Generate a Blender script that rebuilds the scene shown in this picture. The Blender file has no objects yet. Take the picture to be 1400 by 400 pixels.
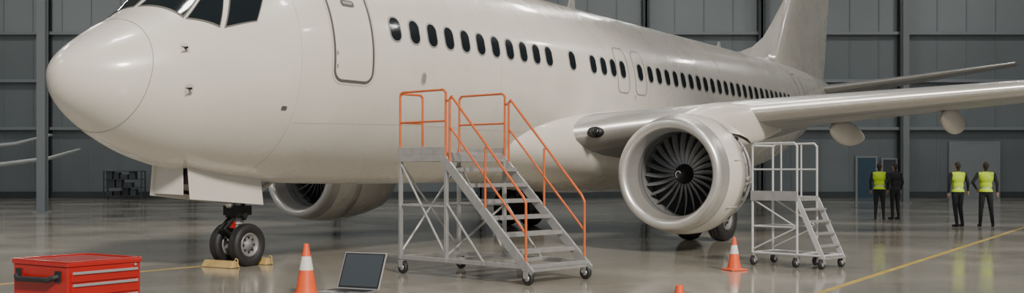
import bpy, math, random
from mathutils import Vector, Matrix
random.seed(4)
scene = bpy.context.scene
D = bpy.data
PI = math.pi

# ------------------------------------------------------------------ materials
def mat(name, col, rough=0.5, metal=0.0, var=0.0, nscale=3.0, bump=0.0, coat=0.0, emit=None, estr=0.0, rvar=0.0, spec=None):
    m = D.materials.new(name); m.use_nodes = True
    nt = m.node_tree; b = nt.nodes["Principled BSDF"]
    b.inputs["Base Color"].default_value = (*col, 1)
    b.inputs["Roughness"].default_value = rough
    b.inputs["Metallic"].default_value = metal
    if coat: b.inputs["Coat Weight"].default_value = coat; b.inputs["Coat Roughness"].default_value = 0.08
    if spec is not None: b.inputs["Specular IOR Level"].default_value = spec
    if emit: b.inputs["Emission Color"].default_value = (*emit, 1); b.inputs["Emission Strength"].default_value = estr
    tc = nt.nodes.new("ShaderNodeTexCoord")
    n = nt.nodes.new("ShaderNodeTexNoise"); n.inputs["Scale"].default_value = nscale; n.inputs["Detail"].default_value = 6
    nt.links.new(tc.outputs["Object"], n.inputs["Vector"])
    if var > 0:
        r = nt.nodes.new("ShaderNodeMapRange"); r.inputs[1].default_value = 0.3; r.inputs[2].default_value = 0.7
        r.inputs[3].default_value = 1 - var; r.inputs[4].default_value = 1 + var * 0.4
        nt.links.new(n.outputs["Fac"], r.inputs[0])
        mx = nt.nodes.new("ShaderNodeVectorMath"); mx.operation = 'SCALE'; mx.inputs[0].default_value = col
        nt.links.new(r.outputs[0], mx.inputs["Scale"]); nt.links.new(mx.outputs[0], b.inputs["Base Color"])
    if rvar > 0:
        r2 = nt.nodes.new("ShaderNodeMapRange"); r2.inputs[1].default_value = 0.3; r2.inputs[2].default_value = 0.7
        r2.inputs[3].default_value = max(0.02, rough - rvar); r2.inputs[4].default_value = rough + rvar
        nt.links.new(n.outputs["Fac"], r2.inputs[0]); nt.links.new(r2.outputs[0], b.inputs["Roughness"])
    if bump > 0:
        bp = nt.nodes.new("ShaderNodeBump"); bp.inputs["Strength"].default_value = bump; bp.inputs["Distance"].default_value = 0.02
        nt.links.new(n.outputs["Fac"], bp.inputs["Height"]); nt.links.new(bp.outputs[0], b.inputs["Normal"])
    return m

M_paint = mat("aircraft_paint", (0.72, 0.685, 0.625), 0.28, 0, var=0.06, nscale=0.9, coat=0.4, rvar=0.05)
M_paint2 = mat("fairing_paint", (0.62, 0.595, 0.55), 0.36, 0, var=0.08, nscale=1.5, coat=0.1)
M_seam = mat("panel_seam", (0.26, 0.25, 0.23), 0.6)
M_seam_l = mat("panel_seam_light", (0.52, 0.49, 0.44), 0.5)
M_doorrim = mat("door_rim", (0.13, 0.13, 0.12), 0.5, 0.3)
M_glass = mat("cabin_glass", (0.012, 0.016, 0.02), 0.12, 0)
M_cglass = mat("cockpit_glass", (0.010, 0.015, 0.018), 0.06, 0, spec=0.3)
M_winrim = mat("window_rim", (0.42, 0.42, 0.41), 0.35, 0.4)
M_alu = mat("polished_aluminium", (0.66, 0.65, 0.63), 0.34, 0.7, var=0.06, nscale=4)
M_wing = mat("wing_grey", (0.36, 0.37, 0.38), 0.36, 0.3, var=0.12, nscale=1.2)
M_steel = mat("galvanised_steel", (0.47, 0.47, 0.47), 0.38, 0.6, var=0.15, nscale=8)
M_hub = mat("wheel_hub_grey", (0.22, 0.22, 0.22), 0.45, 0.3, var=0.2, nscale=10)
M_tread = mat("stair_tread", (0.36, 0.36, 0.35), 0.5, 0.4, var=0.2, nscale=20, bump=0.3)
M_orange = mat("orange_paint", (0.60, 0.135, 0.035), 0.38, 0, var=0.12, nscale=10)
M_cone = mat("cone_orange", (0.80, 0.11, 0.03), 0.45, 0, var=0.12, nscale=9)
M_white = mat("reflective_white", (0.74, 0.74, 0.72), 0.4, 0, var=0.08, nscale=9)
M_rail = mat("guardrail_grey", (0.60, 0.61, 0.62), 0.4, 0.3, var=0.1, nscale=9)
M_black = mat("black_rubber", (0.018, 0.018, 0.02), 0.6, 0, var=0.2, nscale=12, bump=0.1)
M_dark = mat("dark_machinery", (0.03, 0.03, 0.032), 0.5, 0.5, var=0.4, nscale=6)
M_void = mat("fan_case_black", (0.012, 0.012, 0.013), 0.6, 0.0)
M_fan = mat("fan_blade", (0.34, 0.35, 0.37), 0.38, 0.6)
M_inner = mat("inlet_liner", (0.20, 0.205, 0.21), 0.45, 0.2, var=0.1, nscale=5)
M_red = mat("toolchest_red", (0.42, 0.014, 0.011), 0.28, 0, var=0.08, nscale=3, coat=0.4)
M_yellow = mat("yellow_line_paint", (0.50, 0.36, 0.07), 0.45, 0, var=0.3, nscale=2.5)
M_chock = mat("chock_yellow", (0.44, 0.31, 0.12), 0.6, 0, var=0.25, nscale=8)
M_hiviz = mat("hiviz_fabric", (0.55, 0.80, 0.03), 0.7, 0, var=0.1, nscale=6)
M_cloth = mat("dark_workwear", (0.018, 0.020, 0.026), 0.85, 0, var=0.3, nscale=8)
M_skin = mat("skin", (0.42, 0.24, 0.17), 0.5)
M_hair = mat("hair", (0.03, 0.02, 0.015), 0.7)
M_screen = mat("laptop_screen", (0.05, 0.06, 0.072), 0.3, 0, var=0.1)
M_lap = mat("laptop_body", (0.30, 0.30, 0.31), 0.38, 0.5)
M_key = mat("laptop_keys", (0.015, 0.015, 0.016), 0.5)
M_silver = mat("silver_bezel", (0.50, 0.50, 0.51), 0.35, 0.6)
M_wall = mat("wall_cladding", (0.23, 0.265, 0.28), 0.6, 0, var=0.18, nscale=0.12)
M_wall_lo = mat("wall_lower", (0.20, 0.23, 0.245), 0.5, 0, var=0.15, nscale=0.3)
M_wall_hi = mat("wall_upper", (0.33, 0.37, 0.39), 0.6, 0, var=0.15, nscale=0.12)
M_steelwork = mat("wall_steelwork", (0.08, 0.092, 0.10), 0.5, 0.3, var=0.1)
M_lightsteel = mat("wall_trim_light", (0.30, 0.33, 0.35), 0.5, 0.1)
M_ceil = mat("ceiling_sheet", (0.3, 0.3, 0.3), 0.7, 0, var=0.1, nscale=0.3)
M_blue = mat("door_blue", (0.05, 0.10, 0.15), 0.5, 0, var=0.1)
M_glider = mat("glider_gelcoat", (0.50, 0.54, 0.56), 0.35, 0, var=0.05)
M_lamp = mat("lamp_lens", (0.8, 0.8, 0.78), 0.4, emit=(1, 0.95, 0.85), estr=6)
M_case = mat("case_plastic", (0.03, 0.03, 0.033), 0.5, 0, var=0.1)

def floor_mat():
    m = D.materials.new("polished_concrete"); m.use_nodes = True
    nt = m.node_tree; b = nt.nodes["Principled BSDF"]; L = nt.links.new
    tc = nt.nodes.new("ShaderNodeTexCoord")
    n1 = nt.nodes.new("ShaderNodeTexNoise"); n1.inputs["Scale"].default_value = 0.35; n1.inputs["Detail"].default_value = 8
    n2 = nt.nodes.new("ShaderNodeTexNoise"); n2.inputs["Scale"].default_value = 3.5; n2.inputs["Detail"].default_value = 10; n2.inputs["Roughness"].default_value = 0.7
    L(tc.outputs["Object"], n1.inputs["Vector"]); L(tc.outputs["Object"], n2.inputs["Vector"])
    a = nt.nodes.new("ShaderNodeMath"); a.operation = 'ADD'; L(n1.outputs["Fac"], a.inputs[0]); L(n2.outputs["Fac"], a.inputs[1])
    cr = nt.nodes.new("ShaderNodeValToRGB")
    cr.color_ramp.elements[0].position = 0.36; cr.color_ramp.elements[0].color = (0.27, 0.255, 0.218, 1)
    cr.color_ramp.elements[1].position = 0.66; cr.color_ramp.elements[1].color = (0.43, 0.405, 0.35, 1)
    h = nt.nodes.new("ShaderNodeMath"); h.operation = 'MULTIPLY'; h.inputs[1].default_value = 0.5; L(a.outputs[0], h.inputs[0])
    L(h.outputs[0], cr.inputs["Fac"])
    br = nt.nodes.new("ShaderNodeTexBrick"); br.offset = 0.0; br.inputs["Scale"].default_value = 1.0
    br.inputs["Brick Width"].default_value = 6.0; br.inputs["Row Height"].default_value = 6.0
    br.inputs["Mortar Size"].default_value = 0.012; br.inputs["Mortar Smooth"].default_value = 0.2
    br.inputs["Color1"].default_value = (1, 1, 1, 1); br.inputs["Color2"].default_value = (0.95, 0.95, 0.95, 1); br.inputs["Mortar"].default_value = (0.6, 0.6, 0.6, 1)
    mp = nt.nodes.new("ShaderNodeMapping"); mp.inputs["Rotation"].default_value = (0, 0, math.radians(-31)); L(tc.outputs["Object"], mp.inputs["Vector"]); L(mp.outputs[0], br.inputs["Vector"])
    mx = nt.nodes.new("ShaderNodeMix"); mx.data_type = 'RGBA'; mx.blend_type = 'MULTIPLY'; mx.inputs[0].default_value = 1
    L(cr.outputs[0], mx.inputs[6]); L(br.outputs["Color"], mx.inputs[7]); L(mx.outputs[2], b.inputs["Base Color"])
    r = nt.nodes.new("ShaderNodeMapRange"); r.inputs[1].default_value = 0.35; r.inputs[2].default_value = 0.65; r.inputs[3].default_value = 0.06; r.inputs[4].default_value = 0.16
    L(n1.outputs["Fac"], r.inputs[0]); L(r.outputs[0], b.inputs["Roughness"])
    b.inputs["IOR"].default_value = 1.6
    bp = nt.nodes.new("ShaderNodeBump"); bp.inputs["Strength"].default_value = 0.03; bp.inputs["Distance"].default_value = 0.01
    L(n2.outputs["Fac"], bp.inputs["Height"]); L(bp.outputs[0], b.inputs["Normal"])
    return m
M_floor = floor_mat()

# ------------------------------------------------------------------ builder
class B:
    def __init__(s): s.v = []; s.f = []; s.mi = []; s.sm = []
    def add(s, vs, fs, mi=0, smooth=True):
        o = len(s.v); s.v += [tuple(v) for v in vs]
        for f in fs: s.f.append(tuple(i + o for i in f)); s.mi.append(mi); s.sm.append(smooth)
    def box(s, lo, hi, mi=0):
        x0, y0, z0 = lo; x1, y1, z1 = hi
        vs = [(x0,y0,z0),(x1,y0,z0),(x1,y1,z0),(x0,y1,z0),(x0,y0,z1),(x1,y0,z1),(x1,y1,z1),(x0,y1,z1)]
        s.add(vs, [(0,3,2,1),(4,5,6,7),(0,1,5,4),(1,2,6,5),(2,3,7,6),(3,0,4,7)], mi, False)
    def hexa(s, vs, mi=0):
        s.add(vs, [(0,3,2,1),(4,5,6,7),(0,1,5,4),(1,2,6,5),(2,3,7,6),(3,0,4,7)], mi, False)
    def tube(s, p1, p2, r1, r2=None, n=12, mi=0):
        p1 = Vector(p1); p2 = Vector(p2); r2 = r1 if r2 is None else r2
        d = (p2 - p1).normalized(); a = d.orthogonal().normalized(); b = d.cross(a)
        vs = []
        for p, r in ((p1, r1), (p2, r2)):
            for i in range(n):
                t = 2*PI*i/n; vs.append(p + a*math.cos(t)*r + b*math.sin(t)*r)
        fs = [(i, (i+1)%n, n+(i+1)%n, n+i) for i in range(n)]
        s.add(vs, fs, mi, True)
        s.add(vs[:n], [tuple(range(n-1,-1,-1))], mi, False); s.add(vs[n:], [tuple(range(n))], mi, False)
    def beam(s, p1, p2, w, h, up=(0,0,1), mi=0):
        p1 = Vector(p1); p2 = Vector(p2); d = (p2-p1).normalized(); up = Vector(up)
        a = d.cross(up).normalized(); b = a.cross(d).normalized()
        vs = []
        for p in (p1, p2):
            vs += [p - a*w/2 - b*h/2, p + a*w/2 - b*h/2, p + a*w/2 + b*h/2, p - a*w/2 + b*h/2]
        s.hexa(vs, mi)
    def sphere(s, c, r, nu=16, nv=10, mi=0):
        c = Vector(c); r = (r, r, r) if not hasattr(r, '__len__') else r
        vs = []; fs = []
        for j in range(nv+1):
            ph = -PI/2 + PI*j/nv
            for i in range(nu):
                t = 2*PI*i/nu
                vs.append((c.x + r[0]*math.cos(ph)*math.cos(t), c.y + r[1]*math.cos(ph)*math.sin(t), c.z + r[2]*math.sin(ph)))
        for j in range(nv):
            for i in range(nu): fs.append((j*nu+i, j*nu+(i+1)%nu, (j+1)*nu+(i+1)%nu, (j+1)*nu+i))
        s.add(vs, fs, mi, True)
    def pipe(s, pts, r, n=10, mi=0):
        for a, b in zip(pts[:-1], pts[1:]): s.tube(a, b, r, n=n, mi=mi)
        for p in pts[1:-1]: s.sphere(p, r, 10, 6, mi)
    def rev(s, prof, org, axis='y', n=48, mi=0, mis=None, smooth=True, arc=None):
        vs = []; fs = []; m = len(prof)
        full = arc is None; a0, a1 = (0, 2*PI) if full else arc; cnt = n if full else n+1
        for (a, r) in prof:
            for i in range(cnt):
                t = a0+(a1-a0)*i/n; c, q = r*math.cos(t), r*math.sin(t)
                p = {'y': (c, a, q), 'x': (a, c, q), 'z': (c, q, a)}[axis]
                vs.append((org[0]+p[0], org[1]+p[1], org[2]+p[2]))
        for j in range(m-1):
            for i in range(n):
                fs.append((j*cnt+i, j*cnt+(i+1)%cnt, (j+1)*cnt+(i+1)%cnt, (j+1)*cnt+i))
        s.add(vs, fs, mi, smooth)
    def loft(s, rings, mi=0, caps=True, smooth=True):
        n = len(rings[0]); vs = [p for r in rings for p in r]; fs = []
        for j in range(len(rings)-1):
            for i in range(n): fs.append((j*n+i, j*n+(i+1)%n, (j+1)*n+(i+1)%n, (j+1)*n+i))
        s.add(vs, fs, mi, smooth)
        if caps:
            s.add(rings[0], [tuple(range(n-1,-1,-1))], mi, False); s.add(rings[-1], [tuple(range(n))], mi, False)
    def obj(s, name, mats, parent=None, bevel=0, recalc=True):
        me = D.meshes.new(name); me.from_pydata(s.v, [], s.f)
        for m in mats: me.materials.append(m)
        me.polygons.foreach_set("material_index", s.mi); me.polygons.foreach_set("use_smooth", s.sm)
        me.update()
        if recalc:
            import bmesh
            bm = bmesh.new(); bm.from_mesh(me)
            bmesh.ops.recalc_face_normals(bm, faces=bm.faces); bm.to_mesh(me); bm.free()
        o = D.objects.new(name, me); scene.collection.objects.link(o)
        if parent: o.parent = parent
        if bevel:
            md = o.modifiers.new("bevel", 'BEVEL'); md.width = bevel; md.segments = 2; md.limit_method = 'ANGLE'; md.angle_limit = math.radians(50)
        return o

def empty(name, loc=(0,0,0), rz=0):
    e = D.objects.new(name, None); scene.collection.objects.link(e); e.location = loc; e.rotation_euler = (0, 0, rz); e.empty_display_size = 0.3
    return e

# ------------------------------------------------------------------ camera
F = 1520.0; H = 1.5
cam = D.cameras.new("camera"); co = D.objects.new("camera", cam); scene.collection.objects.link(co)
co.location = (0, 0, H); co.rotation_euler = (PI/2, 0, 0)
cam.sensor_width = 36; cam.lens = F/1400*36; cam.shift_y = 33/1400; cam.clip_end = 500
scene.camera = co

# ------------------------------------------------------------------ hangar
b = B(); b.box((-70, -50, -0.2), (70, 75, 0)); b.obj("floor", [M_floor])
YW = 61.0; Y0 = 7.0; HC = 17.0; XW = 46.0
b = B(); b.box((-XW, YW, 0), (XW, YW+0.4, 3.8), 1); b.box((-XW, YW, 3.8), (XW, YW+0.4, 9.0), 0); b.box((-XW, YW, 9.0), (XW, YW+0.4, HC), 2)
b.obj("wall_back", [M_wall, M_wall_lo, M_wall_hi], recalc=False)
b = B(); x = -XW+0.5
while x < XW-0.5:
    b.box((x, YW-0.035, 0.4), (x+0.05, YW-0.003, HC-0.1), 0); x += 1.6
b.obj("trim_4", [M_wall])
b = B(); b.box((-XW-0.4, Y0, 0), (-XW, YW+0.4, HC)); b.obj("wall_left", [M_wall])
b = B(); b.box((XW, Y0, 0), (XW+0.4, YW+0.4, HC)); b.obj("wall_right", [M_wall])
b = B(); b.box((-XW-0.4, Y0, HC), (XW+0.4, YW+0.4, HC+0.3)); b.obj("ceiling", [M_ceil])
b = B()
for x in (-33, -25.4, -17.5, -9.6, -1.7, 7.3, 13.6, 21.3, 29, 36.5):
    b.box((x-0.19, YW-0.55, 0), (x+0.19, YW-0.5, HC-0.1)); b.box((x-0.19, YW-0.1, 0), (x+0.19, YW-0.05, HC-0.1)); b.box((x-0.05, YW-0.55, 0), (x+0.05, YW-0.05, HC-0.1))
b.obj("trim_1", [M_steelwork])
b = B()
for z in (3.8, 6.4, 9.0, 11.8):
    b.box((-XW+.1, YW-0.35, z-0.08), (XW-.1, YW-0.05, z+0.08))
b.obj("trim_2", [M_lightsteel])
b = B(); b.box((-XW+.1, YW-0.08, 0), (XW-.1, YW-0.04, 0.35)); b.obj("baseboard_back", [M_steelwork])
for (x, y, hw) in ((-16.9, 40.0, 0.15), (18.4, 52.0, 0.14)):
    e = empty("steel_column", (x, y, 0)); b = B()
    b.box((-hw, -hw, 0), (hw, -hw+0.03, HC-0.02)); b.box((-hw, hw-0.03, 0), (hw, hw, HC-0.02)); b.box((-0.02, -hw+0.03, 0), (0.02, hw-0.03, HC-0.02)); b.box((-hw-.1, -hw-.1, 0), (hw+.1, hw+.1, 0.04))
    b.obj("shaft", [M_lightsteel], e)
for i, (x0, x1, z1, mt) in enumerate(((18.9, 19.9, 2.2, M_blue), (20.3, 21.0, 2.1, M_steelwork), (24.0, 26.6, 3.0, M_lightsteel))):
    b = B(); b.box((x0, YW-0.18, 0), (x1, YW-0.09, z1), 0); b.box((x0-0.1, YW-0.2, 0), (x0, YW-0.09, z1+0.1), 1); b.box((x1, YW-0.2, 0), (x1+0.1, YW-0.09, z1+0.1), 1); b.box((x0, YW-0.2, z1), (x1, YW-0.09, z1+0.1), 1)
    b.tube((x1-0.15, YW-0.22, 1.0), (x1-0.15, YW-0.22, 1.15), 0.02, mi=1)
    b.obj("door_%d" % (i+1), [mt, M_lightsteel], recalc=False)
def rack(x, y, w, h):
    e = empty("storage_rack", (x, y, 0))
    b = B()
    for dx in (0, w):
        for dy in (0, 0.6): b.box((dx-0.03, dy-0.03, 0), (dx+0.03, dy+0.03, h))
    for k in range(4): b.box((0, 0, 0.15+k*(h-0.2)/3), (w, 0.6, 0.19+k*(h-0.2)/3))
    b.obj("frame", [M_steelwork], e)
    b = B()
    for k in range(3):
        px_ = 0.1
        while px_ < w-0.5:
            q = random.uniform(0.25, 0.5); z = 0.19+k*(h-0.2)/3; b.box((px_, 0.08, z), (px_+q, 0.5, z+random.uniform(0.2, 0.45)), random.randint(0, 1)); px_ += q+0.08
    b.obj("boxes", [M_case, M_steelwork], e, bevel=0.01)
rack(-21.6, 58.8, 2.0, 1.5)
for yy in (16, 28, 40, 52):
    for xx in (-24, -8, 8, 24):
        e = empty("ceiling_lamp", (xx, yy, HC-0.78))
        b = B(); b.box((-0.9, -0.3, 0.03), (0.9, 0.3, 0.18), 0); b.box((-0.85, -0.25, 0.01), (0.85, 0.25, 0.03), 1)
        b.tube((-0.7, 0, 0.18), (-0.7, 0, 0.775), 0.02); b.tube((0.7, 0, 0.18), (0.7, 0, 0.775), 0.02)
        b.obj("housing", [M_steelwork, M_lamp], e)
        l = D.lights.new("lamp_light", 'AREA'); l.shape = 'RECTANGLE'; l.size = 1.6; l.size_y = 0.5; l.energy = 420; l.color = (1, 0.97, 0.92)
        lo = D.objects.new("lamp_light", l); scene.collection.objects.link(lo); lo.location = (0, 0, -0.01); lo.parent = e

def line_obj(name, p, q, w):
    p = Vector((*p, 0)); q = Vector((*q, 0)); d = (q-p).normalized(); a = Vector((-d.y, d.x, 0))*w/2
    base = [p-a, q-a, q+a, p+a]
    b = B(); b.hexa([(v.x, v.y, 0.0005) for v in base] + [(v.x, v.y, 0.004) for v in base]); b.obj(name, [M_yellow])
line_obj("floor_marking", (3.77-0.62*4, 13.65-4), (3.77+0.62*30*1.0, 13.65+30), 0.09)
line_obj("floor_marking", (-6.77-6.74, 14.7-10), (-6.77+0.674*3.0, 14.7+3.0), 0.07)

# ------------------------------------------------------------------ aircraft
NOSE = (-6.06, 14.77, 0); ANG = math.atan2(-0.52, 0.854)
plane = empty("airliner", NOSE, ANG)

def herm(tab):
    xs = [math.sqrt(a) for a, _ in tab]; ys = [v for _, v in tab]; n = len(xs)
    d = [(ys[i+1]-ys[i])/(xs[i+1]-xs[i]) for i in range(n-1)]
    m = [d[0]] + [0 if d[i-1]*d[i] <= 0 else 2*d[i-1]*d[i]/(d[i-1]+d[i]) for i in range(1, n-1)] + [d[-1]]
    def f(s):
        x = math.sqrt(max(0, s)); i = 0
        while i < n-2 and x > xs[i+1]: i += 1
        h = xs[i+1]-xs[i]; t = min(1, max(0, (x-xs[i])/h))
        return (2*t**3-3*t*t+1)*ys[i] + (t**3-2*t*t+t)*h*m[i] + (-2*t**3+3*t*t)*ys[i+1] + (t**3-t*t)*h*m[i+1]
    return f
f_top = herm([(0,2.79),(.1,3.04),(.4,3.29),(.8,3.55),(1.3,3.83),(1.8,4.27),(2.4,4.76),(3,5.04),(4,5.25),(5.5,5.35),(7,5.38),(25,5.38),(30,5.36),(35,5.2),(37.8,4.9)])
f_bot = herm([(0,2.79),(.1,2.48),(.4,2.19),(.86,1.90),(1.5,1.64),(2.4,1.45),(3.5,1.34),(5,1.28),(7,1.26),(23,1.27),(27,1.65),(30,2.35),(34,3.5),(37.8,4.5)])
f_hw = herm([(0,0),(.1,.34),(.4,.69),(.8,.96),(1.2,1.17),(1.7,1.36),(2.3,1.53),(3,1.68),(4,1.81),(5.5,1.88),(23,1.88),(28,1.62),(31,1.25),(34,.8),(37.8,.16)])
f_zc = herm([(0,2.79),(.4,2.78),(1,2.83),(2,2.98),(3,3.15),(4.5,3.32),(6,3.4),(24,3.4),(28,3.6),(34,4.4),(37.8,4.7)])
def surf(s, th, off=0.0):
    hw = f_hw(s); zc = f_zc(s); hh = (f_top(s)-zc) if math.sin(th) > 0 else (zc-f_bot(s))
    c, q = math.cos(th), math.sin(th)
    nx, nz = c/max(hw, .02), q/max(hh, .02); l = math.hypot(nx, nz)
    return Vector((hw*c + off*nx/l, s, zc + hh*q + off*nz/l))
def th_of(s, z):
    zc = f_zc(s); hh = (f_top(s)-zc) if z > zc else (zc-f_bot(s))
    return math.asin(max(-1, min(1, (z-zc)/hh)))
def side(s, z, off=0.0, sgn=1):
    p = surf(s, th_of(s, z), off); return Vector((sgn*p.x, p.y, p.z))

b = B(); rings = []; NR = 96
ss = [0.0004] + [4.0*(i/50)**2 for i in range(1, 51)] + [4.0+33.8*i/90 for i in range(1, 91)]
for s in ss: rings.append([surf(s, 2*PI*i/NR) for i in range(NR)])
b.loft(rings, 0)
b.obj("fuselage", [M_paint], plane)

def ribbon(b, pts, nrm_off, w, mi=0):
    P = [surf(s, t, nrm_off) for s, t in pts]; N = [(surf(s, t, nrm_off+0.1)-surf(s, t, nrm_off)).normalized() for s, t in pts]
    vs = []; n = len(P)
    for i in range(n):
        closed = (P[0]-P[-1]).length < 1e-4
        a = P[i-1] if i > 0 else (P[-2] if closed else P[0]); c = P[i+1] if i < n-1 else (P[1] if closed else P[-1])
        d = (c-a).normalized(); k = d.cross(N[i]).normalized()*w/2
        vs += [P[i]-k, P[i]+k]
    b.add(vs, [(2*i, 2*i+1, 2*i+3, 2*i+2) for i in range(n-1)], mi, True)
b = B()
ribbon(b, [(0.78+0.14*math.sin(2*PI*i/96), 2*PI*i/96) for i in range(97)], 0.004, 0.010, 0)
for s in (2.95, 8.2, 14.9, 21.0, 27.5):
    ribbon(b, [(s, 2*PI*i/96) for i in range(97)], 0.004, 0.006, 1)
for t in (-32, 58):
    ribbon(b, [(3.0+i*0.5, math.radians(t)) for i in range(50)], 0.004, 0.005, 1)
b.obj("panel_seams", [M_seam, M_seam_l], plane, recalc=False)

def rrect(cx, cy, w, h, r, n=6):
    pts = []
    for (sx, sy, a0) in ((1, 1, 0), (-1, 1, 90), (-1, -1, 180), (1, -1, 270)):
        for i in range(n+1):
            a = math.radians(a0+90*i/n); pts.append((cx+sx*(w/2-r)+r*math.cos(a), cy+sy*(h/2-r)+r*math.sin(a)))
    return pts
def patch(b, s0, z0, w, h, r, off, mi, sgn=1):
    pts = rrect(0, 0, w, h, r); n = len(pts); vs = [side(s0, z0, off, sgn)]
    for k in (0.33, 0.66, 1.0):
        for (x, y) in pts: vs.append(side(s0+x*k, z0+y*k, off, sgn))
    fs = [(0, 1+i, 1+(i+1)%n) for i in range(n)]
    for k in range(2):
        for i in range(n): fs.append((1+k*n+i, 1+(k+1)*n+i, 1+(k+1)*n+(i+1)%n, 1+k*n+(i+1)%n))
    b.add(vs, fs, mi, True)
def outline(b, s0, z0, w, h, r, lw, off, mi, sgn=1):
    pts = rrect(s0, z0, w, h, r, 8)
    dense = []
    for i in range(len(pts)):
        a = pts[i]; c = pts[(i+1) % len(pts)]; m = max(1, int(math.dist(a, c)/0.12))
        for k in range(m): dense.append((a[0]+(c[0]-a[0])*k/m, a[1]+(c[1]-a[1])*k/m))
    dense.append(dense[0])
    o = len(b.v); ribbon(b, [(x, th_of(x, y)) for x, y in dense], off, lw, mi)
    if sgn < 0:
        for i in range(o, len(b.v)): b.v[i] = (-b.v[i][0], b.v[i][1], b.v[i][2])

ws = [5.0+0.505*i for i in range(11)] + [11.05, 12.0, 12.5, 12.98, 13.47, 14.41] + [14.99+0.51*i for i in range(23)]
b = B()
ZWIN = 3.80
for s in ws:
    for g in (1, -1):
        patch(b, s, ZWIN, 0.31, 0.43, 0.135, 0.006, 0, g)
        patch(b, s, ZWIN, 0.255, 0.375, 0.115, 0.011, 1, g)
b.obj("cabin_windows", [M_winrim, M_glass], plane, recalc=False)
b = B()
for g in (1, -1):
    outline(b, 4.0, 3.81, 0.84, 1.86, 0.17, 0.045, 0.006, 0, g)
    outline(b, 4.0, 3.81, 0.94, 1.96, 0.2, 0.012, 0.005, 1, g)
    for s in (13.47, 14.41):
        outline(b, s, 3.78, 0.60, 1.02, 0.16, 0.026, 0.006, 2, g)
    outline(b, 28.3, 3.95, 0.80, 1.75, 0.17, 0.03, 0.006, 0, g)
    patch(b, 4.0, 4.10, 0.28, 0.10, 0.045, 0.009, 0, g); patch(b, 4.0, 4.105, 0.2, 0.045, 0.02, 0.012, 3, g)
    patch(b, 3.96, 4.34, 0.12, 0.12, 0.059, 0.009, 1, g); patch(b, 3.96, 4.34, 0.09, 0.09, 0.044, 0.011, 0, g)
    for z in (3.1, 3.3, 4.2, 4.4): patch(b, 3.63, z, 0.03, 0.06, 0.01, 0.009, 2, g)
    patch(b, 5.75, 3.05, 0.15, 0.22, 0.07, 0.007, 1, g); patch(b, 5.75, 3.05, 0.11, 0.17, 0.05, 0.009, 2, g)
    patch(b, 14.1, 3.2, 0.1, 0.12, 0.04, 0.007, 1, g)
    patch(b, 2.75, 2.42, 0.10, 0.06, 0.02, 0.008, 0, g)
b.obj("door_outlines", [M_doorrim, M_seam_l, M_seam, M_winrim], plane, recalc=False)
b = B()
for g in (1, -1):
    for (s, z) in ((1.22, 3.18), (1.24, 2.62)):
        p = side(s, z, 0.0, g); patch(b, s, z, 0.11, 0.14, 0.05, 0.006, 0, g)
        q = p + Vector((g*0.08, -0.03, 0)); b.tube(p, q, 0.016, mi=1); b.tube(q, q+Vector((0, -0.10, 0)), 0.013, 0.006, mi=1)
b.obj("pitot_probes", [M_seam_l, M_dark], plane)

def qpatch(b, c, off, mi, sgn=1, n=10, inset=0.0):
    BL, BR, TR, TL = c; vs = []; fs = []
    for j in range(n+1):
        v = inset+(1-2*inset)*j/n
        for i in range(n+1):
            u = inset+(1-2*inset)*i/n
            s = (BL[0]*(1-u)+BR[0]*u)*(1-v) + (TL[0]*(1-u)+TR[0]*u)*v
            t = (BL[1]*(1-u)+BR[1]*u)*(1-v) + (TL[1]*(1-u)+TR[1]*u)*v
            p = surf(s, math.radians(t), off); vs.append((sgn*p.x, p.y, p.z))
    for j in range(n):
        for i in range(n): fs.append((j*(n+1)+i, j*(n+1)+i+1, (j+1)*(n+1)+i+1, (j+1)*(n+1)+i))
    b.add(vs, fs, mi, True)
def T(s, z): return math.degrees(th_of(s, z))
b = B()
W1 = [(1.30, 88), (1.40, T(1.40, 3.62)), (1.98, T(1.98, 4.22)), (2.10, 87)]
W2 = [(1.41, T(1.41, 3.61)), (1.74, T(1.74, 3.50)), (2.10, T(2.10, 4.20)), (2.00, T(2.00, 4.22))]
W3 = [(1.79, T(1.79, 3.50)), (2.28, T(2.28, 3.64)), (2.58, T(2.58, 4.15)), (2.16, T(2.16, 4.2))]
for g in (1, -1):
    for W in (W1, W2, W3):
        qpatch(b, W, 0.006, 0, g); qpatch(b, W, 0.014, 1, g, inset=0.04)
b.obj("cockpit_windows", [M_doorrim, M_cglass], plane, recalc=False)

b = B()
def blade(b, s, z0, h, c, mi=0, thk=0.03):
    b.hexa([(-thk, s, z0), (thk, s, z0), (thk, s+c, z0), (-thk, s+c, z0), (-thk*.4, s+c*.5, z0+h), (thk*.4, s+c*.5, z0+h), (thk*.4, s+c*.9, z0+h), (-thk*.4, s+c*.9, z0+h)], mi)
blade(b, 14.2, 5.33, 0.42, 0.4); blade(b, 24.2, 5.33, 0.3, 0.3); blade(b, 8.0, 5.33, 0.35, 0.4)
b.obj("antennas", [M_paint2], plane)

b = B(); rings = []
N = 40
for i in range(N+1):
    k = i/N; s = 9.0+11.5*k
    e = math.sin(PI*k)**0.45 if 0 < k < 1 else 0.02
    hw = 1.2+0.93*e; hz = 0.35+0.83*e; zc = 2.15
    rings.append([(hw*math.copysign(abs(math.cos(2*PI*j/64))**0.8, math.cos(2*PI*j/64)), s, zc+hz*math.copysign(abs(math.sin(2*PI*j/64))**0.85, math.sin(2*PI*j/64))) for j in range(64)])
b.loft(rings, 0); b.obj("belly_fairing", [M_paint], plane)

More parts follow.
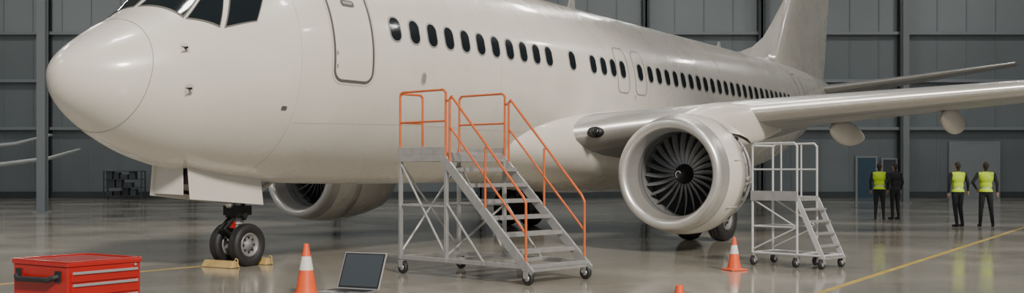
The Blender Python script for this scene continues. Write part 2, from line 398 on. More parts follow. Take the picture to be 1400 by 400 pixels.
def foil(n=16):
    up = []
    for i in range(n+1):
        x = 0.5*(1+math.cos(PI*i/n)); up.append((x, 1))
    lo = [(0.5*(1-math.cos(PI*i/n)), -1) for i in range(1, n)]
    return up+lo
FO = foil()
def yt(x, t): return 5*t*(0.2969*math.sqrt(x)-0.1260*x-0.3516*x*x+0.2843*x**3-0.1036*x**4)
def wing(b, st, sgn=1, camber=0.0, le=0.1, axis='h', mi_body=0, mi_le=1):
    rings = []
    for (L, s, c, z, t, inc) in st:
        r = []
        for (x, g) in FO:
            zz = g*yt(x, t)*c + camber*c*4*x*(1-x)*0.5 - inc*x*c
            r.append((sgn*L, s+x*c, z+zz) if axis == 'h' else (zz, s+x*c, L))
        rings.append(r)
    o = len(b.f); b.loft(rings, mi_body)
    n = len(FO)
    for j in range(len(rings)-1):
        for i in range(n):
            if FO[i][0] < le+0.001 and FO[(i+1) % n][0] < le+0.03: b.mi[o+j*n+i] = mi_le
def wst(L):
    if L < 4.84: k = (L-1.5)/3.34; return (L, 10.75+2.25*k, 8.3-3.0*k, 2.22+0.53*k, 0.135-0.015*k, 0.035)
    k = (L-4.84)/12.2; return (L, 13.0+6.2*k, 5.3-3.7*k, 2.75+1.12*k, 0.12-0.02*k, 0.02)
for g, nm in ((1, "wing_port"), (-1, "wing_starboard")):
    b = B(); wing(b, [wst(L) for L in (1.0, 1.5, 2.2, 3.0, 4.0, 4.84, 6, 7.5, 9, 11, 13, 15, 17.04)], g, 0.02)
    s, c, z = 19.2, 1.6, 3.87
    rr = []
    for k in range(6):
        q = k/5; cc = c*(1-0.6*q); rr.append([(g*(17.04+0.12+0.45*q + gg*yt(x, 0.09)*cc*-1), s+0.3*q+1.6*q*q*0.9+x*cc, z+0.05+2.3*q) for (x, gg) in FO])
    b.loft(rr, 0)
    b.obj(nm, [M_wing, M_alu], plane)
    b = B()
    for (L0, L1, xx) in ((2.2, 4.2, 0.72), (5.6, 11.5, 0.72), (11.8, 15.5, 0.75), (5.4, 16.5, 0.15)):
        pts = []
        for i in range(13):
            L = L0+(L1-L0)*i/12; (_, s, c, z, t, inc) = wst(L); zz = -yt(xx, t)*c+0.02*c*4*xx*(1-xx)*0.5-inc*xx*c-0.008; pts.append((g*L, s+xx*c, z+zz))
        vs = []
        for p in pts: vs += [(p[0], p[1]-0.015, p[2]), (p[0], p[1]+0.015, p[2])]
        b.add(vs, [(2*i, 2*i+1, 2*i+3, 2*i+2) for i in range(12)])
    b.obj(nm+"_seams", [M_seam], plane, recalc=False)
    b = B()
    for (L, s0, s1, zc) in ((5.8, 16.2, 19.4, 2.48), (8.2, 16.4, 19.3, 2.72), (11.4, 17.6, 20.0, 3.02)):
        rings = []
        for i in range(21):
            k = i/20; e = (math.sin(PI*k**0.85))**0.7 if 0 < k < 1 else 0.03
            rings.append([(g*(L+0.17*e*math.cos(2*PI*j/20)), s0+(s1-s0)*k, zc-0.03-0.12*k+0.29*e*math.sin(2*PI*j/20)) for j in range(20)])
        b.loft(rings, 0)
    b.obj(nm+"_flap_fairings", [M_paint2], plane)
b = B()
for g in (1, -1):
    b.sphere((g*2.28, 11.25, 2.30), (0.2, 0.12, 0.12), mi=0); b.sphere((g*2.3, 11.19, 2.30), (0.13, 0.1, 0.08), mi=1)
b.obj("landing_lights", [M_dark, M_glass], plane)

b = B()
fin = []
for k in range(9):
    q = k/8; z = 5.0+7.6*q; fin.append((z, 29.15+5.65*q, (36.3+1.7*q)-(29.15+5.65*q), 0, 0.10-0.01*q, 0))
wing(b, fin, 1, 0, axis='v', le=0.04, mi_le=0)
prof = [(25.2, 5.34), (26.4, 5.5), (27.6, 5.77), (28.7, 6.2), (29.7, 6.85), (30.6, 7.5), (31.2, 7.95)]
vs = []
for (s, z) in prof: vs += [(-0.17, s+0.5, 5.25), (0, s, z), (0.17, s+0.5, 5.25)]
for i in range(len(prof)-1):
    o = 3*i; b.add([vs[o+k] for k in range(6)], [(0, 1, 4, 3), (1, 2, 5, 4)], 0, True)
b.obj("vertical_fin", [M_paint], plane)
for g, nm in ((1, "stabiliser_port"), (-1, "stabiliser_starboard")):
    b = B(); wing(b, [(0.3, 33.0, 4.2, 4.58, 0.10, 0), (3.5, 34.75, 2.9, 5.05, 0.09, 0), (7.2, 36.6, 1.4, 5.60, 0.08, 0)], g, 0)
    b.obj(nm, [M_wing, M_alu], plane)

def engine(name, L, s0, zc, opened=True):
    e = empty(name, (L, s0, zc)); e.parent = plane
    lip = []
    for i in range(17):
        a = PI*i/16
        lip.append((0.15-0.15*math.sin(a), 0.92-0.10*math.cos(a)))
    prof = [(0.42, 0.775), (0.28, 0.79)] + lip + [(0.24, 1.05), (0.30, 1.064)]
    b = B(); b.rev(prof, (0, 0, 0), n=72); b.obj("inlet_lip", [M_alu], e)
    CE = 1.0
    b = B(); b.rev([(0.30, 1.065), (0.5, 1.10), (0.75, 1.12), (CE, 1.12), (CE, 1.05), (CE-0.2, 1.04)], (0, 0, 0), n=72)
    b.rev([(0.295, 1.067), (0.31, 1.070)], (0, 0, 0), n=72, mi=1)
    rprof = [(CE, 1.12), (1.5, 1.10), (2.1, 1.02), (2.6, 0.90), (2.6, 0.86), (2.1, 0.96), (1.5, 1.04), (CE, 1.05)]
    if opened: b.rev(rprof, (0, 0, 0), n=30, mi=0, arc=(math.radians(42), math.radians(138)))
    else:
        b.rev([(CE+.015, 1.12)]+rprof[1:-1]+[(CE+.015, 1.05)], (0, 0, 0), n=72, mi=0); b.rev([(CE, 1.11), (CE+.02, 1.11)], (0, 0, 0), n=72, mi=1)
    for zz in (0.25, -0.6):
        x = math.sqrt(1.12**2-zz*zz)
        for g in (1, -1): b.box((g*x-0.012, 0.5, zz-0.006), (g*x+0.006, CE, zz+0.006), 1)
    b.obj("fan_cowl", [M_paint, M_seam_l], e)
    b = B(); b.rev([(0.42, 0.775), (0.7, 0.785), (1.0, 0.785)], (0, 0, 0), n=72, mi=0); b.rev([(1.0, 0.785), (1.0, 0.02)], (0, 0, 0), n=72, mi=1)
    b.rev([(0.60, 0.782), (0.61, 0.775), (0.62, 0.785)], (0, 0, 0), n=72, mi=1)
    b.obj("inlet_barrel", [M_inner, M_void], e)
    b = B(); nb = 24
    for k in range(nb):
        a = 2*PI*k/nb; rows = []
        for q in range(7):
            r = 0.19+0.58*q/6; tw = math.radians(30+32*q/6); ch = 0.075+0.055*q/6
            sweep = 0.035*math.sin(PI*q/6)
            for g in (-1, 1):
                da = (g*ch*0.5*math.cos(tw)+sweep)/r
                rows.append((r*math.cos(a+da), 0.80-g*ch*0.5*math.sin(tw), r*math.sin(a+da)))
        b.add(rows, [(2*q, 2*q+1, 2*q+3, 2*q+2) for q in range(6)], 0, True)
    b.obj("fan_blades", [M_fan], e, recalc=False)
    b = B(); b.rev([(0.52, 0.003), (0.54, 0.05), (0.60, 0.10), (0.70, 0.155), (0.82, 0.19), (1.0, 0.20)], (0, 0, 0), n=40)
    pts = []
    for i in range(12):
        q = i/11; r = 0.035+0.05*q; a = 0.5+3.6*q; pts.append((r*math.cos(a), 0.532+0.04*q, r*math.sin(a)))
    b.pipe(pts, 0.008, 8, 1)
    b.obj("spinner", [M_dark, M_white], e)
    b = B(); b.rev([(0.95, 1.03), (1.02, 0.97), (1.75, 0.95), (2.05, 0.84), (2.6, 0.64), (3.1, 0.50), (3.1, 0.42), (2.9, 0.3)], (0, 0, 0), n=48, mi=0)
    b.rev([(2.9, 0.34), (3.2, 0.26), (3.6, 0.05)], (0, 0, 0), n=32, mi=1)
    if opened:
        for s in (1.12, 1.3, 1.48, 1.68): b.rev([(s-0.02, 0.94), (s-0.02, 0.995), (s+0.02, 0.995), (s+0.02, 0.94)], (0, 0, 0), n=48, mi=1)
        for k in range(18):
            a = 2*PI*k/18+0.1; r = 1.0; s1 = 1.5+0.12*(k % 3)
            b.tube((r*math.cos(a), 1.03, r*math.sin(a)), (r*0.98*math.cos(a+0.1), s1, r*0.98*math.sin(a+0.1)), 0.016+0.01*(k % 2), mi=1+(k % 2))
        for k in range(11):
            a = -1.5+0.28*k; r = 0.97; c = Vector((r*math.cos(a), 1.2+0.16*(k % 3), r*math.sin(a))); b.sphere(c, (0.06, 0.10, 0.07), 10, 6, mi=k % 2)
    b.obj("engine_core", [M_dark, M_hub, M_steel], e)
    return e
EZ = 1.44
engine("engine_port", 4.84, 9.07, EZ); engine("engine_starboard", -4.62, 9.75, EZ, False)
b = B()
for g, s0 in ((4.84, 0), (-4.62, 0.68)):
    rings = []
    for (s, z0, z1, hw) in ((9.85, 2.35, 2.56, 0.03), (10.2, 2.2, 2.64, 0.16), (10.8, 2.1, 2.78, 0.24), (11.6, 2.0, 2.86, 0.26), (12.8, 2.0, 2.88, 0.24), (13.8, 2.1, 2.75, 0.2), (15.5, 2.4, 2.6, 0.05)):
        zc = (z0+z1)/2; hh = (z1-z0)/2
        rings.append([(g+hw*math.copysign(abs(math.cos(2*PI*j/24))**.6, math.cos(2*PI*j/24)), s+s0, zc+hh*math.copysign(abs(math.sin(2*PI*j/24))**.6, math.sin(2*PI*j/24))) for j in range(24)])
    b.loft(rings, 0)
b.obj("pylons", [M_paint], plane)

def wheel(b, c, r, w, tire=0, hub=1, axis='x'):
    t = w/2
    b.rev([(-t*.55, r*.56), (-t*.8, r*.62), (-t, r*.78), (-t*.92, r*.92), (-t*.6, r*.985), (-t*.25, r), (-t*.22, r*.985), (-t*.18, r), (t*.18, r), (t*.22, r*.985), (t*.25, r), (t*.6, r*.985), (t*.92, r*.92), (t, r*.78), (t*.8, r*.62), (t*.55, r*.56)], c, axis, 40, tire)
    for g in (-1, 1):
        b.rev([(g*t*.62, r*.57), (g*t*.8, r*.54), (g*t*.7, r*.48), (g*t*.35, r*.42), (g*t*.35, r*.25), (g*t*.75, r*.2), (g*t*.8, r*.001)], c, axis, 32, hub)
        for k in range(8):
            a = 2*PI*k/8; x = c[0]+g*t*.5
            b.tube((x-g*.02, c[1]+r*.34*math.cos(a), c[2]+r*.34*math.sin(a)), (x+g*.0, c[1]+r*.34*math.cos(a), c[2]+r*.34*math.sin(a)), r*.05, mi=tire, n=8)
SG = 3.30
b = B()
for L in (-0.205, 0.205): wheel(b, (L, SG, 0.337), 0.335, 0.2)
b.obj("nose_wheels", [M_black, M_hub], plane)
b = B()
b.tube((-0.28, SG, 0.337), (0.28, SG, 0.337), 0.045, mi=0)
b.tube((0, SG, 0.33), (0, SG, 0.85), 0.06, mi=1); b.tube((0, SG, 0.66), (0, SG, 1.45), 0.095, mi=2)
b.tube((0, SG, 0.72), (0, SG, 0.80), 0.14, mi=0); b.tube((-0.2, SG-0.02, 0.80), (0.2, SG-0.02, 0.80), 0.05, mi=0)
b.pipe([(0.05, SG-0.1, 0.42), (0.05, SG-0.32, 0.6), (0.05, SG-0.1, 0.78)], 0.025, mi=0); b.pipe([(-0.05, SG-0.1, 0.42), (-0.05, SG-0.32, 0.6), (-0.05, SG-0.1, 0.78)], 0.025, mi=0)
b.tube((0, SG, 0.9), (0, SG+0.9, 1.4), 0.04, mi=2); b.tube((0.12, SG+0.02, 0.85), (0.12, SG, 1.3), 0.02, mi=0); b.tube((-0.12, SG+0.02, 0.85), (-0.12, SG, 1.3), 0.02, mi=0)
b.box((-0.17, SG-0.14, 0.80), (0.17, SG+0.14, 0.95), 0); b.sphere((0.0, SG-0.17, 0.98), 0.07, mi=1)
b.box((-0.05, SG-0.13, 0.6), (0.05, SG-0.09, 0.7), 3)
b.obj("nose_strut", [M_dark, M_alu, M_steel, M_red], plane)
b = B()
def gdoor(L, s0, s1, zt0, zt1, zb0, zb1, out):
    t = 0.03
    b.hexa([(L, s0, zb0), (L+t, s0, zb0), (L+t, s1, zb1), (L, s1, zb1), (L-out, s0, zt0), (L-out+t, s0, zt0), (L-out+t, s1, zt1), (L-out, s1, zt1)], 0)
    b.beam((L-0.03 if L > 0 else L+0.06, s0+0.15, zb0+0.1), (L-0.03 if L > 0 else L+0.06, s1-0.15, zb1+0.1), 0.03, 0.05, mi=1)
gdoor(0.36, 1.98, 3.48, 1.62, 1.40, 1.08, 0.96, 0.06)
gdoor(-0.38, 1.88, 3.48, 1.62, 1.40, 1.13, 0.96, -0.06)
b.hexa([(-0.36, 1.93, 1.16), (0.22, 1.98, 1.14), (0.22, 2.0, 1.14), (-0.36, 1.96, 1.16), (-0.36, 1.93, 1.62), (0.22, 1.98, 1.62), (0.22, 2.0, 1.62), (-0.36, 1.96, 1.62)], 0)
b.box((-0.30, 2.02, 1.30), (0.30, 3.45, 1.62), 1)
b.obj("nose_gear_doors", [M_paint2, M_dark], plane, bevel=0.012)
b = B()
for L0, SM in ((3.95, 13.2), (-2.9, 16.8)):
    for L in (-0.37, 0.37): wheel(b, (L0+L, SM, 0.52), 0.52, 0.36)
    b.tube((L0-0.45, SM, 0.52), (L0+0.45, SM, 0.52), 0.07, mi=1); b.tube((L0, SM, 0.5), (L0*0.97, SM+.2, 2.6), 0.13, mi=1)
    b.tube((L0, SM+.05, 0.9), (L0*0.6, SM+.4, 2.3), 0.06, mi=1)
b.obj("main_gear", [M_black, M_hub], plane)

def chock(loc):
    e = empty("wheel_chock", loc, ANG); b = B()
    b.hexa([(-0.34, -0.10, 0.002), (0.34, -0.10, 0.002), (0.34, 0.10, 0.002), (-0.34, 0.10, 0.002), (-0.32, -0.04, 0.11), (0.32, -0.04, 0.11), (0.32, 0.04, 0.11), (-0.32, 0.04, 0.11)])
    b.obj("wedge", [M_chock], e, bevel=0.02)
    b = B(); b.pipe([(0.30, 0, 0.11), (0.33, 0, 0.15), (0.37, 0, 0.13), (0.37, 0, 0.02)], 0.01); b.obj("rope", [M_chock], e)
def wpos(L, s): return (NOSE[0]+L*0.854+s*0.52, NOSE[1]-L*0.52+s*0.854, 0)
chock(wpos(0.0, SG-0.36)); chock(wpos(0.0, SG+0.38))

# ------------------------------------------------------------------ big maintenance stairs
def caster(b, x, y, r=0.085):
    b.rev([(-0.025, r*.4), (-0.03, r*.7), (-0.026, r*.95), (0, r), (0.026, r*.95), (0.03, r*.7), (0.025, r*.4), (0.025, .001)], (x, y, r), 'x', 20, 0)
    b.rev([(-0.034, .001), (-0.034, r*.45), (0.034, r*.45), (0.034, .001)], (x, y, r), 'x', 16, 1)
    b.box((x-0.045, y-0.03, r), (x-0.036, y+0.05, r*2.1), 1); b.box((x+0.036, y-0.03, r), (x+0.045, y+0.05, r*2.1), 1); b.box((x-0.045, y-0.03, r*2.05), (x+0.045, y+0.06, r*2.2), 1)
st = empty("maintenance_stairs", (0.22, 14.5, 0), math.atan2(0.727, 0.686))
W = 1.24; LB = 2.6; YD = 1.60; ZD = 1.76
b = B()
zb = 0.24
for x in (0.03, W-0.03):
    b.beam((x, 0.0, zb), (x, LB, zb), 0.05, 0.06)
    for y in (YD, LB-0.03): b.beam((x, y, zb), (x, y, ZD-0.1), 0.05, 0.05, up=(0, 1, 0))
    b.tube((x, YD, 0.3), (x, LB-0.03, ZD-0.15), 0.018)
    b.tube((x, 0.85, zb), (x, YD, 1.05), 0.018); b.beam((x, YD, 1.0), (x, LB-0.03, 1.0), 0.03, 0.03)
for y in (0.03, 0.85, YD, LB-0.03): b.beam((0, y, zb), (W, y, zb), 0.05, 0.05)
b.beam((0, LB-0.03, 1.0), (W, LB-0.03, 1.0), 0.03, 0.03); b.tube((0.03, LB-0.03, 0.3), (W-0.03, LB-0.03, ZD-0.15), 0.018); b.tube((W-0.03, LB-0.03, 0.3), (0.03, LB-0.03, ZD-0.15), 0.018)
b.tube((0.03, YD, 0.3), (W-0.03, YD, 1.0), 0.016)
for x in (0.02, W-0.02): b.beam((x, -0.03, 0.14), (x, YD+0.06, ZD-0.08), 0.035, 0.13)
b.obj("frame", [M_steel], st, bevel=0.004)
b = B()
b.box((0, YD, ZD-0.13), (W, LB, ZD-0.03), 0); b.box((0.02, YD+0.02, ZD-0.03), (W-0.02, LB-0.02, ZD), 1)
for y in (LB-0.012,): b.box((0, y, ZD-0.03), (W, y+0.012, ZD+0.08), 0)
for x in (0, W-0.012): b.box((x, YD, ZD-0.03), (x+0.012, LB, ZD+0.08), 0)
b.obj("platform_deck", [M_steel, M_tread], st, bevel=0.004)
b = B()
for i in range(1, 8):
    z = ZD-i*0.22; y = YD-i*0.22
    b.box((0.04, y-0.04, z-0.045), (W-0.04, y+0.20, z), 0); b.box((0.04, y-0.045, z-0.05), (W-0.04, y-0.035, z+0.004), 1)
b.obj("treads", [M_tread, M_steel], st)
b = B(); R = 0.018; ZT = 2.64
def rail_side(x):
    b.pipe([(x, LB-0.03, ZD-0.1), (x, LB-0.03, ZT-0.05), (x, LB-0.08, ZT), (x, YD+0.05, ZT), (x, YD+0.0, ZT-0.04), (x, YD, ZD-0.1)], R)
    b.pipe([(x, LB-0.03, 2.2), (x, YD, 2.2)], R*0.9)
    b.pipe([(x, YD-0.08, ZD-0.25), (x, YD-0.08, ZT-0.14), (x, YD-0.12, ZT-0.10), (x, 0.12, 1.16), (x, 0.07, 1.07), (x, 0.07, 0.2)], R)
    b.pipe([(x, YD-0.08, 2.12), (x, 0.07, 0.67)], R*0.85)
    y = 0.82; b.pipe([(x, y, 0.9), (x, y, 1.82)], R*0.9)
    b.pipe([(x, YD, ZT-0.15), (x, YD-0.08, ZT-0.16)], R)
rail_side(0.02); rail_side(W-0.02)
b.pipe([(0.02, LB-0.03, ZT-0.02), (0.42, LB-0.03, ZT-0.02), (0.46, LB-0.03, ZT-0.06), (0.46, LB-0.03, ZD)], R); b.pipe([(0.02, LB-0.03, 2.2), (0.46, LB-0.03, 2.2)], R*0.9)
b.obj("handrails", [M_orange], st)
b = B()
for x, y in ((0.03, 0.06), (W-0.03, 0.06), (0.03, LB-0.06), (W-0.03, LB-0.06)): caster(b, x, y-0.02, 0.09); b.tube((x, y, 0.19), (x, y, 0.24), 0.02, mi=1)
b.obj("casters", [M_black, M_steel], st)

# ------------------------------------------------------------------ small steps
sm = empty("rolling_work_platform", (4.41, 17.2, 0), math.radians(-45))
b = B(); PD = 1.10; w = 0.8; dp = 0.6; rn = 0.42; zb = 0.2
for x in (-w, 0):
    for y in (0, dp): b.tube((x, y, zb), (x, y, PD), 0.02)
for y in (0, dp):
    b.tube((-w, y, zb), (rn, y, zb), 0.02); b.tube((-w, y, 0.62), (0, y, 0.62), 0.014); b.tube((-w, y, 0.25), (0, y, 0.62), 0.013); b.tube((0, y, 0.62), (-w, y, PD-0.05), 0.013)
    b.beam((0.0, y, PD-0.04), (rn+0.03, y, 0.14), 0.025, 0.08)
for x in (-w, 0, rn): b.tube((x, 0, zb), (x, dp, zb), 0.018)
b.tube((-w, 0, 0.62), (-w, dp, 0.62), 0.014)
b.obj("frame", [M_rail], sm)
b = B(); b.box((-w-0.02, -0.02, PD-0.07), (0.02, dp+0.02, PD)); b.box((-w-0.02, -0.03, PD-0.07), (0.02, -0.02, PD+0.08))
for i in range(1, 6):
    z = PD-i*0.185; x = i*0.078; b.box((x-0.06, 0.02, z-0.03), (x+0.1, dp-0.02, z))
b.obj("deck_and_treads", [M_steel], sm, bevel=0.003)
b = B()
zt = 1.93
for y in (0, dp):
    b.pipe([(-w, y, PD), (-w, y, zt-0.05), (-w+0.05, y, zt), (-0.05, y, zt), (0, y, zt-0.05), (0, y, PD-0.3)], 0.017)
    b.pipe([(-w, y, 1.52), (0, y, 1.52)], 0.014); b.tube((-w*0.35, y, PD), (-w*0.35, y, zt), 0.013)
b.pipe([(-w, 0, zt-0.03), (-w, dp, zt-0.03)], 0.017); b.pipe([(-w, 0, 1.52), (-w, dp, 1.52)], 0.014)
b.obj("guardrails", [M_rail], sm)
b = B()
for x, y in ((-w+0.02, 0), (-w+0.02, dp), (-0.02, 0), (rn, 0), (rn, dp), (-0.02, dp)): caster(b, x, y, 0.075); b.tube((x, y, 0.16), (x, y, 0.21), 0.018, mi=1)
b.obj("casters", [M_black, M_steel], sm)

# ------------------------------------------------------------------ cones
def cone(x, y, h):
    e = empty("traffic_cone", (x, y, 0), random.uniform(0, 1.5)); k = h/0.65
    b = B(); r0, r1 = 0.135*k, 0.028*k; z0 = 0.035*k
    def rz(z): return r0+(r1-r0)*(z-z0)/(h-z0)
    lv = [(z0, 0), (h*0.50, 1), (h*0.76, 0), (h*0.985, 0)]
    for (za, m), (zb_, _) in zip(lv[:-1], lv[1:]):
        o = 0.002 if m == 1 else 0
        b.rev([(za, rz(za)+o), (zb_, rz(zb_)+o)], (0, 0, 0), 'z', 32, m)
    b.rev([(h*.985, rz(h*.985)), (h, r1*.7), (h-0.004, r1*.5), (h-0.06, r1*.5)], (0, 0, 0), 'z', 32, 0)
    b.rev([(z0, r0+0.02*k), (z0+.015*k, r0+0.018*k), (z0+0.02*k, r0)], (0, 0, 0), 'z', 32, 0)
    b.obj("body", [M_cone, M_white], e)
    b = B(); a = 0.185*k; b.box((-a, -a, 0.001), (a, a, z0)); b.obj("base", [M_cone], e, bevel=0.012)
cone(-2.46, 13.3, 0.63); cone(3.35, 16.76, 0.50); cone(1.28, 8.5, 0.63)

# ------------------------------------------------------------------ tool chest
tcst = empty("tool_chest", (-4.0, 10.0, 0), math.atan2(0.828, 0.56))
A, Bd, Ht = 0.785, 0.835, 0.68
b = B(); b.box((0, 0, 0.12), (A, Bd, Ht-0.05)); b.obj("cabinet", [M_red], tcst, bevel=0.008)
b = B(); b.box((-0.012, -0.012, Ht-0.05), (A+0.012, Bd+0.012, Ht-0.012), 0)
b.box((-0.012, -0.012, Ht-0.012), (0.03, Bd+0.012, Ht), 0); b.box((A-0.03, -0.012, Ht-0.012), (A+0.012, Bd+0.012, Ht), 0); b.box((0.03, -0.012, Ht-0.012), (A-0.03, 0.03, Ht), 0); b.box((0.03, Bd-0.03, Ht-0.012), (A-0.03, Bd+0.012, Ht), 0)
b.obj("top_tray", [M_red], tcst, bevel=0.006)
b = B()
for z0, z1 in ((0.49, 0.585), (0.365, 0.475), (0.24, 0.35), (0.14, 0.225)):
    b.box((0.035, -0.014, z0), (A-0.035, 0.0, z1), 0); b.box((0.045, -0.030, z1-0.026), (A-0.045, -0.012, z1-0.002), 1)
b.tube((A-0.07, -0.014, Ht-0.068), (A-0.07, -0.022, Ht-0.068), 0.014, mi=1)
b.obj("drawers", [M_red, M_silver], tcst, bevel=0.004)
b = B()
b.pipe([(0, 0.13, 0.54), (-0.04, 0.15, 0.53), (-0.07, 0.20, 0.51), (-0.07, 0.66, 0.50), (-0.04, 0.72, 0.52), (0, 0.74, 0.53)], 0.027)
b.box((-0.016, 0.09, 0.49), (0, 0.17, 0.59)); b.box((-0.016, 0.70, 0.49), (0, 0.78, 0.59))
b.obj("side_handle", [M_black], tcst)
b = B()
for x, y in ((0.08, 0.1), (A-0.08, 0.1), (0.08, Bd-0.1), (A-0.08, Bd-0.1)): caster(b, x, y, 0.055)
b.obj("casters", [M_black, M_steel], tcst)

# ------------------------------------------------------------------ laptop on case
be = math.radians(25)
LZ = 0.585
cs = empty("equipment_case", (-1.17, 8.44, 0), -be)
b = B(); b.box((-0.2, -0.30, 0.0), (0.2, 0.0, LZ-0.06)); b.box((-0.2, -0.30, LZ-0.055), (0.2, 0.0, LZ-0.001)); b.obj("shell", [M_case], cs, bevel=0.012)
b = B(); b.box((-0.05, -0.315, LZ-0.1), (0.05, -0.30, LZ-0.03)); b.box((-0.15, -0.31, LZ-0.1), (-0.11, -0.30, LZ-0.03)); b.box((0.11, -0.31, LZ-0.1), (0.15, -0.30, LZ-0.03)); b.obj("latches", [M_silver], cs)
lp = empty("laptop", (-1.17, 8.44, LZ), -be)
b = B(); b.box((-0.185, -0.27, 0), (0.185, -0.01, 0.018)); b.obj("base", [M_lap], lp, bevel=0.004)
b = B()
for r in range(5):
    for c in range(13): b.box((-0.17+c*0.0262, -0.05-r*0.024-0.02, 0.018), (-0.17+c*0.0262+0.022, -0.05-r*0.024, 0.021))
b.box((-0.05, -0.255, 0.018), (0.05, -0.19, 0.0195)); b.obj("keyboard", [M_key], lp)
tl = math.radians(24); Lh = 0.295
def lid(x, u, o): return (x, -0.005+u*math.sin(tl)+o*math.cos(tl), 0.018+u*math.cos(tl)-o*math.sin(tl))
def lbox(b, x0, x1, u0, u1, o0, o1, mi): b.hexa([lid(x0, u0, o0), lid(x1, u0, o0), lid(x1, u0, o1), lid(x0, u0, o1), lid(x0, u1, o0), lid(x1, u1, o0), lid(x1, u1, o1), lid(x0, u1, o1)], mi)
b = B(); lbox(b, -0.187, 0.187, 0, Lh, 0, 0.010, 0); b.obj("lid", [M_silver], lp, bevel=0.003)
b = B(); lbox(b, -0.178, 0.178, 0.008, Lh-0.008, -0.0015, 0.0, 1); lbox(b, -0.166, 0.166, 0.022, Lh-0.018, -0.003, -0.0015, 0); b.obj("screen", [M_screen, M_key], lp)

# ------------------------------------------------------------------ people
def person(name, loc, rz, pose, vest=True, k=1.0):
    e = empty(name, loc, rz); e.scale = (k, k, k)
    b = B()
    def cap(p, q, r1, r2): b.tube(p, q, r1, r2, 16); b.sphere(p, r1, 14, 10); b.sphere(q, r2, 14, 10)
    b.sphere((0, 0.0, 1.30), (0.175, 0.115, 0.17), 20, 14); b.sphere((0, 0, 1.12), (0.15, 0.105, 0.18), 20, 14); b.sphere((0, 0.01, 0.95), (0.165, 0.12, 0.13), 20, 14)
    cap((-0.13, 0, 1.41), (0.13, 0, 1.41), 0.07, 0.07)
    cap((0, 0, 1.42), (0, -0.01, 1.56), 0.058, 0.052)
    b.sphere((0, -0.015, 1.645), (0.076, 0.096, 0.115), 20, 14); b.sphere((0, -0.105, 1.635), (0.014, 0.02, 0.022), 8, 6); b.sphere((0, -0.06, 1.575), (0.045, 0.045, 0.035), 10, 8)
    for g in (-1, 1): b.sphere((g*0.078, 0, 1.64), (0.012, 0.02, 0.032), 8, 6)
    hands = []
    for g, key in ((-1, 'R'), (1, 'L')):
        sh, el, wr = (g*0.20, 0, 1.42), pose[key][0], pose[key][1]
        cap(sh, el, 0.058, 0.046); cap(el, wr, 0.045, 0.030); hands.append((Vector(el), Vector(wr), g))
        hip, kn, an = (g*0.085, 0, 0.93), pose['k'+key], pose['a'+key]
        cap(hip, kn, 0.092, 0.062); cap(kn, an, 0.062, 0.043)
        a = Vector(an); cap(a+Vector((0, 0.02, -0.05)), a+Vector((g*0.02, -0.15, -0.06)), 0.045, 0.038)
    me = D.meshes.new(name+"_src"); me.from_pydata(b.v, [], b.f); me.update()
    o = D.objects.new("tmp", me); scene.collection.objects.link(o)
    md = o.modifiers.new("r", 'REMESH'); md.mode = 'VOXEL'; md.voxel_size = 0.014
    ms = o.modifiers.new("s", 'SMOOTH'); ms.iterations = 4; ms.factor = 0.5
    dg = bpy.context.evaluated_depsgraph_get(); dg.update()
    ev = o.evaluated_get(dg); em = D.meshes.new_from_object(ev); D.objects.remove(o)
    em.name = "body"
    bb = B(); bb.v = [tuple(v.co) for v in em.vertices]
    for p in em.polygons:
        c = p.center; mi = 0
        if c.z > 1.51: mi = 2 if not (c.z > 1.66 or c.y > 0.02) else 3
        elif c.z < 0.075: mi = 4
        if c.z < 1.51:
            armd = min((c-w).length for (_, w, _) in hands)
            if armd < 0.03 : mi = 2
            elif vest and 0.95 < c.z < 1.49 and abs(c.x) < 0.178: mi = 5 if (1.04 < c.z < 1.07) else 1
        bb.f.append(tuple(p.vertices)); bb.mi.append(mi); bb.sm.append(True)
    if vest:
        idx = set(i for f, m in zip(bb.f, bb.mi) if m in (1, 5) for i in f)
        for i in idx: v = bb.v[i]; bb.v[i] = (v[0]*1.07, v[1]*1.10, v[2])
    for el, wr, g in hands:
        d = (wr-el).normalized(); sd = d.cross(Vector((0, 1, 0))); sd = sd.normalized() if sd.length > .1 else Vector((0, 0, 1)); n = sd.cross(d)
        pc = wr+d*0.05
        bb.tube(wr, wr+d*0.085, 0.026, 0.034, 10, 2); bb.sphere(pc, 0.034, 10, 8, 2)
        for q, fl in enumerate((0.062, 0.072, 0.068, 0.052)):
            r0 = wr+d*0.08+n*(-0.027+0.018*q); m1 = r0+d*fl*0.5+sd*0.006*g; m2 = m1+d*fl*0.45+sd*0.018*g
            bb.tube(r0, m1, 0.0085, 0.008, 8, 2); bb.sphere(m1, 0.008, 8, 6, 2); bb.tube(m1, m2, 0.008, 0.006, 8, 2); bb.sphere(m2, 0.006, 8, 6, 2)
        r0 = wr+d*0.03-n*0.03; m1 = r0+d*0.03-n*0.02; m2 = m1+d*0.03-n*0.004; bb.tube(r0, m1, 0.011, 0.009, 8, 2); bb.tube(m1, m2, 0.009, 0.007, 8, 2); bb.sphere(m2, 0.007, 8, 6, 2)
    for g in (-1, 1): bb.sphere((g*0.03, -0.103, 1.655), (0.012, 0.006, 0.007), 8, 6, 4)
    bb.obj("body", [M_cloth, M_hiviz, M_skin, M_hair, M_black, M_rail], e, recalc=False)
stand = dict(R=((-0.26, 0.03, 1.16), (-0.25, -0.04, 0.92)), L=((0.26, 0.03, 1.16), (0.25, -0.04, 0.92)), kR=(-0.10, -0.01, 0.50), kL=(0.10, -0.01, 0.50), aR=(-0.11, 0.02, 0.10), aL=(0.11, 0.02, 0.10))
arms = dict(stand); arms.update(R=((-0.30, 0.05, 1.18), (-0.16, -0.16, 1.05)), kR=(-0.11, -0.06, 0.50), aR=(-0.12, -0.04, 0.10))
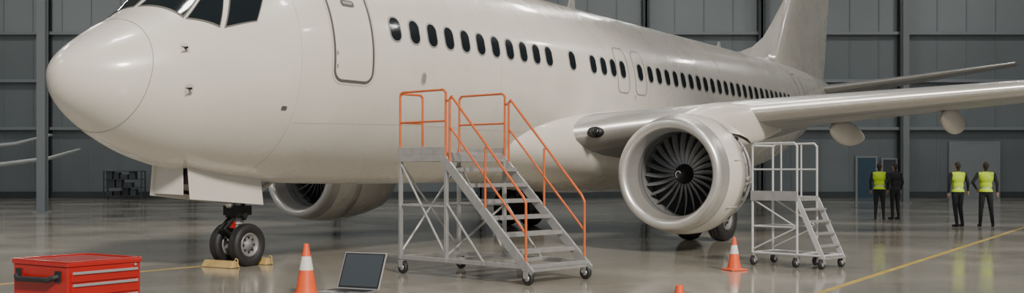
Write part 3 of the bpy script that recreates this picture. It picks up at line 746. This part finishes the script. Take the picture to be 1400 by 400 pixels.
stride = dict(stand); stride.update(R=((-0.30, 0.0, 1.18), (-0.36, -0.10, 0.97)), L=((0.27, 0.04, 1.16), (0.24, -0.05, 0.92)), kR=(-0.12, -0.08, 0.51), aR=(-0.17, -0.06, 0.10), kL=(0.09, 0.02, 0.50), aL=(0.10, 0.12, 0.10))
hips = dict(stand); hips.update(L=((0.34, 0.05, 1.20), (0.22, -0.10, 1.02)), R=((-0.28, 0.0, 1.17), (-0.29, -0.04, 0.93)), kR=(-0.13, -0.02, 0.50), aR=(-0.17, 0.0, 0.10), kL=(0.12, -0.02, 0.5), aL=(0.15, 0.03, 0.10))
person("technician", (11.2, 33.9, 0), math.radians(160), arms, True, 0.99)
person("technician", (11.75, 34.1, 0), math.radians(200), stand, False, 0.99)
person("technician", (11.87, 29.6, 0), math.radians(190), stride, True, 0.99)
person("technician", (12.66, 29.7, 0), math.radians(165), hips, True, 0.99)

# ------------------------------------------------------------------ parked gliders at far left
gl = empty("glider", (-29.2, 44.0, 0), 0)
b = B(); rings = []
for i in range(25):
    k = i/24; s = -2.5+9*k
    r = 0.42*math.sin(PI*min(1, k*1.3+0.02))**0.6 if 0 < k < 0.55 else 0.02
    r = max(r if k < 0.55 else 0.30-0.28*(k-0.55)/0.45*0.7, 0.05); rings.append([(r*0.8*math.cos(2*PI*j/20), s, 1.35+0.25*k+r*math.sin(2*PI*j/20)) for j in range(20)])
b.loft(rings)
for g in (-1, 1):
    wing(b, [(0.2, -0.3, 1.1, 1.45, 0.2, 0), (5, -0.2, 0.95, 1.55, 0.22, 0), (9.0, 0.0, 0.8, 1.75, 0.24, 0), (10.8, 0.1, 0.65, 2.0, 0.22, 0), (11.9, 0.3, 0.35, 2.35, 0.2, 0)], g, 0.02, mi_le=0)
    wing(b, [(0.02, 5.6, 0.8, 2.4, 0.1, 0), (1.6, 5.8, 0.5, 2.45, 0.1, 0)], g, 0, mi_le=0)
wing(b, [(1.5, 5.4, 1.1, 0, 0.1, 0), (2.45, 5.7, 0.8, 0, 0.1, 0)], 1, 0, axis='v', mi_le=0)
b.tube((0, 0, 0.2), (0, 0, 1.1), 0.05); b.tube((-0.06, 0, 0.2), (0.06, 0, 0.2), 0.2); b.tube((-0.04, 6, 0.1), (0.04, 6, 0.1), 0.1); b.tube((0, 6, 0.1), (0, 6, 1.5), 0.03)
b.obj("airframe", [M_glider], gl)
gl2 = empty("glider", (-30.6, 54.0, 0), 0)
b = B()
rings = []
for i in range(19):
    k = i/18; r = 0.4*math.sin(PI*min(0.98, max(0.02, k)))**0.7+0.03; rings.append([(r*0.8*math.cos(2*PI*j/20), -2+7*k, 2.2+r*math.sin(2*PI*j/20)) for j in range(20)])
b.loft(rings)
for g in (-1, 1): wing(b, [(0.2, -0.3, 1.0, 2.35, 0.2, 0), (4, -0.1, 0.9, 2.55, 0.26, 0), (6.4, 0.1, 0.75, 2.8, 0.28, 0), (8.0, 0.3, 0.5, 3.25, 0.24, 0)], g, 0.02, mi_le=0)
b.tube((0, 0, 0.2), (0, 0, 1.9), 0.06); b.tube((-0.06, 0, 0.25), (0.06, 0, 0.25), 0.25); b.tube((0, 4.2, 0.0), (0, 4.2, 2.1), 0.04)
b.obj("airframe", [M_glider], gl2)

# ------------------------------------------------------------------ light
sun = D.lights.new("sun", 'SUN'); so = D.objects.new("sun", sun); scene.collection.objects.link(so)
sun.energy = 3.9; sun.angle = math.radians(7); sun.color = (1.0, 0.91, 0.79)
so.rotation_euler = Vector((-0.30, 0.75, -0.52)).to_track_quat('-Z', 'Y').to_euler(); so.location = (10, -10, 30)
w = D.worlds.new("world"); scene.world = w; w.use_nodes = True
bg = w.node_tree.nodes["Background"]; bg.inputs["Color"].default_value = (0.82, 0.89, 0.97, 1); bg.inputs["Strength"].default_value = 0.42
